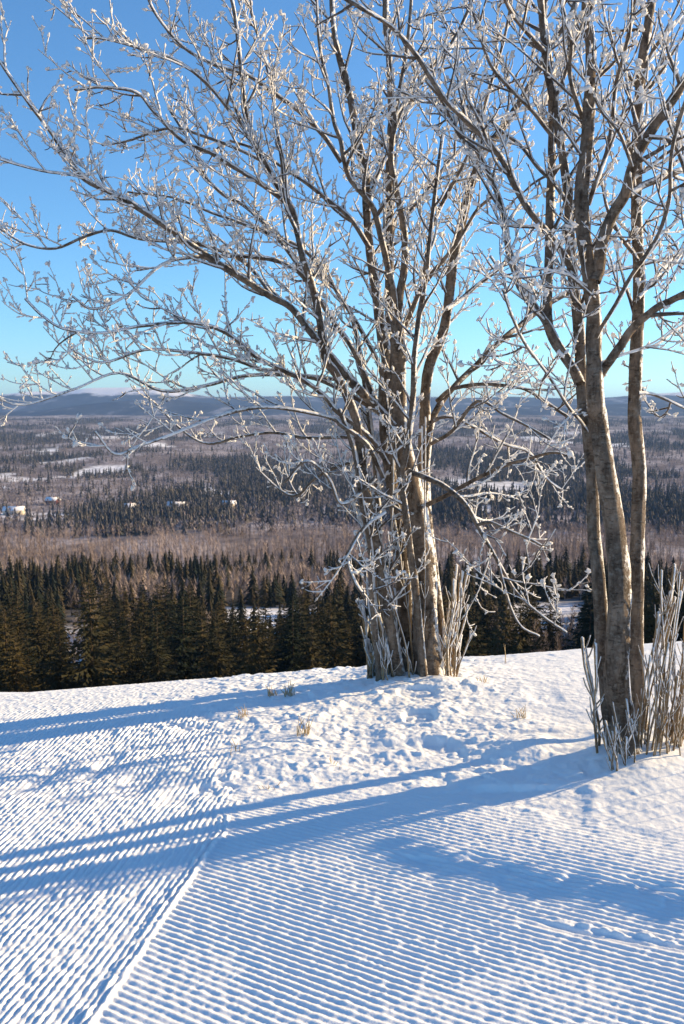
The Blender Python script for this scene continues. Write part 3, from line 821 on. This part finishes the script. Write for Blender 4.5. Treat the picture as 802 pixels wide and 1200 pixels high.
A_lb = [
 ([(466, 385), (463, 351), (456, 318), (449, 286), (439, 247), (426, 228), (410, 208), (403, 185), (400, 166), (391, 140), (385, 100), (375, 55), (372, 10)], YA-.05, -.5, 9, 3, .3, .15),
 ([(466, 385), (469, 344), (475, 306), (473, 263), (465, 221), (459, 189), (462, 150), (470, 100), (478, 50), (482, 5)], YA-.05, -.25, 9, 4, .4, .2),
 ([(431, 247), (436, 225), (444, 205), (452, 185), (466, 160), (478, 130), (492, 105)], YA+.2, .4, 6, 3, 0, .2),
 ([(470, 400), (477, 377), (484, 361), (494, 338), (511, 315), (533, 289), (545, 270), (560, 245), (585, 225)], YA, -.3, 7, 3.5, 0, .2),
 ([(497, 587), (500, 545), (505, 500), (515, 475), (530, 456), (545, 440), (560, 426), (586, 400), (611, 380), (640, 358), (668, 342), (690, 328), (712, 318), (745, 312), (790, 300)], YA+.1, .9, 9, 4, 0, .3),
 ([(523, 362), (540, 351), (555, 338), (580, 318), (600, 300), (630, 280)], YA+.3, .4, 6, 3, 0, .2),
 ([(462, 500), (452, 488), (436, 471), (425, 460), (414, 449), (400, 432), (387, 416), (365, 390), (342, 361), (319, 348), (300, 336), (275, 320), (250, 305), (210, 277), (180, 255), (140, 230), (100, 210), (80, 185), (60, 155), (30, 115), (0, 72), (-25, 35)], YA-.05, -.75, 11, 3.5, 0, .2),
 ([(440, 470), (425, 432), (410, 403), (391, 377), (371, 344), (355, 319), (335, 290), (310, 262), (285, 240), (262, 228), (240, 205), (225, 170), (200, 130)], YA, .5, 7, 3, 0, .2),
 ([(455, 545), (440, 520), (421, 501), (395, 482), (381, 465), (358, 447), (326, 431), (300, 418), (280, 400), (255, 385), (220, 378), (165, 382), (120, 390), (75, 385), (50, 370), (30, 350)], YA-.1, -.5, 7, 3, 0, .2),
 ([(372, 345), (350, 318), (320, 304), (280, 300), (230, 301), (190, 310), (150, 345), (110, 362), (85, 347)], YA-.15, -.3, 6, 2.5, 0, .25),
 ([(320, 348), (290, 310), (250, 291), (215, 284), (165, 280), (130, 270), (100, 277), (65, 291), (30, 286), (0, 268)], YA-.2, .3, 5, 2.5, 0, .25),
 ([(190, 262), (160, 240), (120, 222), (90, 206), (50, 200), (0, 186), (-30, 170)], YA-.4, -.4, 4.5, 3, 0, .15),
 ([(450, 560), (430, 520), (401, 499), (390, 490), (355, 482), (320, 477), (285, 480), (250, 490), (200, 510), (165, 522), (135, 532), (112, 506)], YA-.1, -.6, 6, 3, 0, .3),
 ([(445, 530), (425, 515), (401, 512), (360, 513), (320, 507), (280, 512), (245, 520), (215, 505), (180, 470)], YA+.05, .4, 5, 2.5, 0, .3),
 ([(440, 480), (410, 462), (375, 445), (340, 438), (310, 434), (270, 420), (215, 412), (170, 410), (120, 425), (85, 410)], YA, -.3, 6, 2.5, 0, .25),
 ([(400, 445), (350, 440), (290, 440), (240, 452), (190, 458), (140, 437), (90, 455), (30, 474), (0, 468)], YA+.1, -.3, 5, 2.5, 0, .35),
 ([(345, 245), (320, 225), (290, 205), (250, 180), (215, 165), (180, 130), (160, 108), (120, 102), (88, 105)], YA-.25, -.3, 6, 3, 0, .15),
 ([(310, 190), (280, 175), (240, 160), (200, 150), (150, 165), (120, 170)], YA-.2, .2, 4.5, 2.5, 0, .15),
 ([(299, 168), (270, 130), (240, 95), (205, 70), (160, 55), (120, 45), (95, 45)], YA-.3, -.3, 5.5, 3, 0, .1),
 ([(349, 273), (335, 240), (332, 200), (325, 150), (318, 100), (305, 50), (290, 0)], YA-.3, .2, 5, 3, .3, .15),
 ([(455, 480), (445, 430), (425, 390), (400, 350), (380, 320), (352, 290), (300, 268), (250, 250), (205, 232), (150, 225)], YA+.1, .5, 6, 2.5, 0, .25),
 ([(400, 190), (380, 160), (350, 130), (320, 108), (290, 88), (250, 75), (215, 55), (185, 20), (170, -10)], YA+.1, -.3, 6, 3, 0, .15),
 ([(433, 290), (410, 255), (385, 235), (360, 215), (330, 195), (300, 175), (270, 165)], YA+.15, .2, 6, 3, 0, .15),
 ([(478, 552), (500, 560), (521, 570), (545, 590), (558, 612), (571, 635), (586, 662), (606, 695), (636, 722), (664, 741)], YA-.2, -.5, 7, 3, 0, .25),
 ([(560, 615), (575, 612), (598, 622), (622, 632), (640, 642)], YA-.4, -.2, 4, 3, 0, .3),
 ([(583, 655), (592, 690), (600, 715), (612, 735), (632, 745)], YA-.5, -.1, 4, 3, 0, .2),
 ([(500, 592), (525, 580), (551, 565), (591, 546), (621, 537), (650, 530), (672, 536)], YA, -.3, 6, 3, 0, .15),
 ([(495, 500), (525, 488), (555, 500), (590, 520), (620, 530), (640, 560), (660, 575)], YA+.1, .2, 5, 3, 0, .15),
 ([(512, 470), (530, 456), (565, 450), (601, 453), (620, 458), (650, 478), (668, 490)], YA+.1, -.4, 5, 3.5, 0, .2),
 ([(505, 520), (530, 505), (560, 470), (590, 485), (620, 500), (645, 515)], YA-.1, -.3, 4.5, 3, 0, .1),
 ([(452, 600), (430, 615), (412, 640), (408, 660), (418, 685), (430, 702)], YA-.25, -.15, 4, 5, 0, .3),
 ([(440, 560), (425, 575), (400, 590), (385, 560), (360, 540), (335, 565)], YA-.2, -.2, 5, 3, 0, .2),
 ([(428, 540), (400, 545), (370, 560), (350, 580), (330, 575), (300, 548)], YA, .3, 4, 2.5, 0, .2),
 ([(505, 270), (520, 235), (545, 190), (560, 150), (575, 100), (590, 50), (600, 0)], YA, -.3, 5, 3, .3, .1),
 ([(459, 150), (475, 120), (500, 85), (530, 50), (550, 10), (560, -20)], YA+.4, .2, 6, 4, .3, .15),
 ([(470, 262), (500, 225), (535, 180), (580, 140), (620, 125), (660, 90)], YA-.1, .5, 5, 3, 0, .15),
]
A_sh = []
for q in range(20):
    A_sh.append((rt.uniform(512, 536), rt.uniform(792, 798), YA+rt.uniform(-.12, .1), rt.uniform(35, 135), rt.uniform(-6, 20), rt.uniform(2.0, 3.6)))
for q in range(10):
    A_sh.append((rt.uniform(432, 456), rt.uniform(784, 790), YA+rt.uniform(0, .15), rt.uniform(30, 95), rt.uniform(-12, 6), rt.uniform(3.5, 5.5)))
for q in range(16):
    A_sh.append((rt.uniform(448, 500), rt.uniform(788, 797), YA+rt.uniform(-.15, .0), rt.uniform(60, 330) if q < 12 else rt.uniform(20, 70), rt.uniform(-40, 6), rt.uniform(2., 3.4)))
clump_tree('rime_covered_tree', 'many stemmed leafless tree thick with hoarfrost standing at the snow crest in the centre', 'tree', TA, A_st, A_lb, 1.0, A_sh, 1.06)

# --- right hand tree
B_st = [
 ([(733, 893), (728, 840), (723, 790), (726, 700), (721, 625), (711, 550), (704, 500), (699, 470), (697, 421), (696, 361), (691, 319), (684, 271), (682, 225), (687, 180), (691, 127), (693, 60), (688, 18), (687, -10)], YB, .25, 31, 9, .7, .5),
 ([(722, 885), (714, 830), (706, 750), (701, 675), (696, 625), (693, 550), (688, 500), (682, 470), (679, 406), (676, 361), (670, 316), (668, 271), (666, 225), (658, 172), (650, 121), (641, 75), (637, 30), (634, -10)], YB+.06, .5, 19, 7, .6, .5),
 ([(752, 880), (748, 800), (745, 740), (746, 670), (748, 600), (749, 550), (744, 500), (744, 475), (745, 437), (747, 391), (749, 331), (747, 271), (746, 234), (747, 201), (747, 169), (749, 130), (753, 78), (759, 36), (765, -8)], YB+.30, .3, 18, 9, .6, .5),
]
B_lb = [
 ([(680, 450), (672, 432), (658, 412), (648, 396), (642, 373), (643, 331), (645, 271), (646, 225), (647, 180), (647, 136), (645, 90), (640, 40), (632, -5)], YB+.26, .5, 13, 7, .5, .2),
 ([(679, 445), (668, 425), (652, 400), (640, 378), (626, 358), (612, 340), (605, 322), (596, 295), (593, 265), (584, 228), (569, 195), (558, 175), (540, 160), (520, 120), (500, 95)], YB+.25, .1, 10, 4, 0, .2),
 ([(671, 318), (664, 303), (650, 283), (636, 265), (623, 250), (605, 220), (590, 189), (575, 168), (561, 155), (540, 135), (521, 115), (491, 68), (470, 42), (451, 25), (425, 10), (400, -5)], YB+.3, -.4, 8, 5, 0, .15),
 ([(697, 330), (702, 315), (705, 286), (717, 253), (732, 228), (741, 195), (756, 165), (777, 133), (795, 106), (815, 70), (840, 30)], YB+.1, -.35, 14, 10, .4, .3),
 ([(700, 445), (708, 432), (718, 418), (729, 403), (741, 385), (765, 364), (785, 353), (805, 343), (840, 325), (880, 290)], YB+.1, -.3, 10, 7, .3, .3),
 ([(697, 400), (706, 382), (723, 355), (741, 322), (756, 301), (774, 271), (785, 231), (786, 195), (790, 165), (800, 130), (815, 90)], YB+.1, -.6, 5, 4.5, 0, .2),
 ([(738, 228), (752, 218), (771, 210), (790, 202), (815, 192), (850, 170)], YB+.2, .2, 8, 6, .2, .1),
 ([(697, 350), (684, 337), (668, 323), (650, 318), (635, 315), (620, 317), (605, 326), (590, 320), (575, 300)], YB+.1, -.3, 4.5, 3, 0, .1),
 ([(705, 425), (732, 415), (755, 408), (771, 403), (802, 380), (840, 365)], YB+.1, .3, 4, 3, 0, .1),
 ([(747, 305), (741, 295), (729, 280), (723, 268), (712, 245), (705, 210), (700, 180)], YB+.35, .2, 5, 3, 0, .2),
 ([(697, 518), (689, 506), (681, 494), (666, 476), (647, 446), (632, 425), (614, 400), (599, 367), (590, 340)], YB+.24, -.6, 4.5, 3.5, 0, .2),
 ([(748, 460), (765, 462), (785, 470), (810, 480), (840, 478)], YB+.4, .2, 4, 3, 0, .1),
 ([(748, 350), (765, 330), (790, 300), (815, 285), (850, 260)], YB+.4, .5, 5, 4, 0, .1),
 ([(690, 240), (700, 210), (712, 175), (718, 140), (722, 100), (735, 50), (745, 0)], YB+.2, -.2, 6, 4, .4, .15),
 ([(688, 150), (676, 120), (668, 85), (670, 50), (660, 10), (652, -20)], YB+.3, -.3, 6, 4, .3, .15),
 ([(657, 170), (640, 150), (625, 130), (600, 105), (575, 75), (560, 30), (548, -10)], YB+.5, -.2, 5, 3.5, .3, .1),
 ([(638, 60), (620, 40), (600, 15), (585, -20)], YB+.5, -.3, 5, 4, .3, .1),
 ([(666, 240), (650, 215), (630, 195), (610, 170), (590, 155), (560, 130), (535, 120)], YB+.4, .3, 5, 3, 0, .1),
 ([(753, 90), (765, 60), (785, 35), (805, 10), (820, -15)], YB+.4, -.1, 5, 3.5, .2, .1),
 ([(741, 195), (730, 165), (722, 150), (705, 130), (690, 100), (670, 75)], YB-.1, -.3, 4, 3, 0, .15),
 ([(760, 160), (785, 165), (800, 190), (812, 240), (815, 300)], YB-.2, -.2, 5, 4, 0, .1),
]
B_sh = []
for q in range(24):
    a_ = rt.random()
    B_sh.append((rt.uniform(746, 792), rt.uniform(872, 895), YB+rt.uniform(-.06, .12), 50+195*rt.random()**.75, rt.uniform(-10, 34), rt.uniform(1.8, 3.6)))
for q in range(12):
    B_sh.append((rt.uniform(775, 800), rt.uniform(865, 890), YB+rt.uniform(-.04, .14), rt.uniform(90, 220), rt.uniform(-8, 18), rt.uniform(1.7, 3.2)))
for q in range(12):
    B_sh.append((rt.uniform(712, 745), rt.uniform(890, 898), YB-rt.uniform(.06, .16), rt.uniform(25, 95), rt.uniform(-16, 10), rt.uniform(1.7, 3.0)))
B_sh += [(699, 862, YB+.05, 150, -18, 4), (702, 860, YB+.08, 130, -14, 4), (703, 866, YB, 150, -14, 3.5)]
clump_tree('rime_covered_tree', 'large leafless frosted tree with two thick joined trunks at the right edge of the snow', 'tree', TB, B_st, B_lb, .92, B_sh, 1.18)

# ------------------------------------------------------------------ added weeds out of view on the right, casting the splotchy shadow band
rw_ = random.Random(21)
def weed(px, py, dmin, hw, hh):
    x, y, z = ground_hit(px, py)
    tanel = math.tan(R(18.5)); dx, dy = math.sin(R(70)), math.cos(R(70))
    d = max(dmin, (.50*y-x)/(dx-.5*dy))
    cx, cy = x+dx*d, y+dy*d; cz = z+tanel*d
    g = Hs(cx, cy)
    t = thing('added_shadow_weed', 'added out-of-view weed whose frosted head casts part of the shadow band', 'weed', (cx, cy, g), 'added unseen weeds casting shade on the groomed snow')
    h = cz-g; hw *= .80; hh *= .72
    tb = Tubes(); tb.tube([(0, 0, -.05), (.004, 0, h*.4), (-.004, .003, h*.8), (0, 0, h+.02)], [.0016, .0015, .0013, .0012], 5)
    obj('stem', tb.build('stem', M_SHOOT), t)
    hd = Tubes()
    for q in range(46):
        v = np.array([rw_.gauss(0, 1), rw_.gauss(0, 1), rw_.gauss(0, 1)]); v /= np.linalg.norm(v); f = rw_.uniform(.5, 1)
        p1 = np.array((v[0]*hw*f, v[1]*hw*f, h+v[2]*hh*f))
        hd.tube([(0, 0, h-hh*.8), p1*.55+np.array((0, 0, h-hh*.3))*.45, p1], [.0022, .002, .0018], 4)
        for _ in range(3): hd.blob(p1+np.array([rw_.gauss(0, .012), rw_.gauss(0, .012), rw_.gauss(0, .008)]), v, .026, .008, (rw_.random(), rw_.random(), rw_.random()))
    obj('shadow_head', hd.build('shadow_head', M_RIME), t)
for (px, py, dm, hw, hh) in ((452, 992, 1.4, .035, .015), (486, 1001, 1.4, .04, .02), (512, 1010, 1.35, .05, .026), (545, 1016, 1.3, .04, .018), (585, 1026, 1.2, .055, .026), (622, 1034, 1.1, .035, .016), (655, 1041, 1.0, .06, .030), (705, 1046, 1.0, .04, .018), (740, 1049, .9, .065, .032), (775, 1056, .9, .045, .022), (800, 1063, .85, .06, .03)):
    weed(px, py, dm, hw, hh)

# ------------------------------------------------------------------ dry grass
M_STRAW = plain('straw', (.42, .31, .17))
def tuft(px, py, hpx, n_, label):
    x, y, z = ground_hit(px, py); t = Tubes()
    for q in range(n_):
        h = hpx/FPX*y*rt.uniform(.5, 1.1); a = rt.uniform(0, 6.28); l = h*rt.uniform(.05, .55)
        p0 = np.array((rt.uniform(-.03, .03), rt.uniform(-.03, .03), -.03))
        t.tube([p0, p0+np.array((math.cos(a)*l*.3, math.sin(a)*l*.3, h*.6)), p0+np.array((math.cos(a)*l, math.sin(a)*l, h))], [.0018, .0016, .0009], 4)
    zz = z + float(detail(np.array([x]), np.array([y]))[0])
    o = obj('grass_tuft', t.build('grass_tuft', M_STRAW), None, (x, y, zz))
    o['label'] = label; o['category'] = 'grass tuft'; o['group'] = 'dry grass tufts poking through the snow'
tuft(355, 862, 30, 22, 'tall straw coloured grass tuft with pale stalks, the tallest on the trodden snow')
tuft(320, 815, 18, 26, 'low wide dry grass tuft at the left of a pair near the crest')
tuft(340, 814, 22, 26, 'spreading dry grass tuft at the right of a pair near the crest')
tuft(275, 884, 30, 5, 'thin single brown stalk left of the tall grass tuft')
tuft(285, 840, 20, 16, 'sparse pale grass wisps between the left corduroy and the grass pair')
tuft(391, 898, 16, 6, 'small brown sprig in the blue shadow below the centre tree')
tuft(610, 842, 22, 12, 'small dry tuft on sunlit snow left of the right hand tree')
tuft(565, 800, 12, 20, 'short grass clump just right of the foot of the centre tree')
tuft(588, 776, 34, 2, 'lone thin stalk standing on the crest between the two trees')
tuft(315, 925, 14, 8, 'tiny dark weed sprig in the shadow near the groove seam')

# ------------------------------------------------------------------ haze
hm = bpy.data.materials.new('haze'); hm.use_nodes = True; nt = hm.node_tree
for n_ in list(nt.nodes):
    if n_.type != 'OUTPUT_MATERIAL': nt.nodes.remove(n_)
pv = nt.nodes.new('ShaderNodeVolumePrincipled'); pv.inputs['Color'].default_value = (.32, .55, 1, 1)
pv.inputs['Density'].default_value = 5.0e-5; pv.inputs['Anisotropy'].default_value = .1
nt.links.new(pv.outputs[0], nt.nodes['Material Output'].inputs['Volume'])
me = boxmesh('haze', -27000, 27000, -27000, 27000, -150, 330, hm)
o = obj('haze', me); kind(o, 'stuff', 'thin blue winter haze over the valley', 'haze')

# ------------------------------------------------------------------ light
AZ, EL = R(70), R(18.5)
w = bpy.data.worlds.new('World'); SC.world = w; w.use_nodes = True; nt = w.node_tree
sky = nt.nodes.new('ShaderNodeTexSky'); sky.sky_type = 'NISHITA'; sky.sun_disc = False
sky.sun_elevation = EL; sky.sun_rotation = AZ; sky.altitude = 400; sky.air_density = 1.0; sky.dust_density = .05; sky.ozone_density = 5.5
tn = nt.nodes.new('ShaderNodeMix'); tn.data_type = 'RGBA'; tn.blend_type = 'MULTIPLY'; tn.inputs[0].default_value = 1
tn.inputs[7].default_value = (.87, 1.05, 1.05, 1)      # clean winter air: a touch more cyan
nt.links.new(sky.outputs[0], tn.inputs[6]); nt.links.new(tn.outputs[2], nt.nodes['Background'].inputs[0]); nt.nodes['Background'].inputs[1].default_value = .105
sl = bpy.data.lights.new('sun', 'SUN'); sl.energy = 5.0; sl.angle = R(.53); sl.color = (1, .73, .40)
so = bpy.data.objects.new('sun', sl); COL.objects.link(so)
d = Vector((math.sin(AZ)*math.cos(EL), math.cos(AZ)*math.cos(EL), math.sin(EL)))
so.rotation_euler = d.to_track_quat('Z', 'Y').to_euler(); so.location = d*50
vs = SC.view_settings; vs.view_transform = 'Standard'; vs.look = 'None'; vs.exposure = 1.04; vs.gamma = 1; vs.use_curve_mapping = False
SC.cycles.volume_bounces = 0; SC.cycles.max_bounces = 5; SC.cycles.diffuse_bounces = 3; SC.cycles.transparent_max_bounces = 8
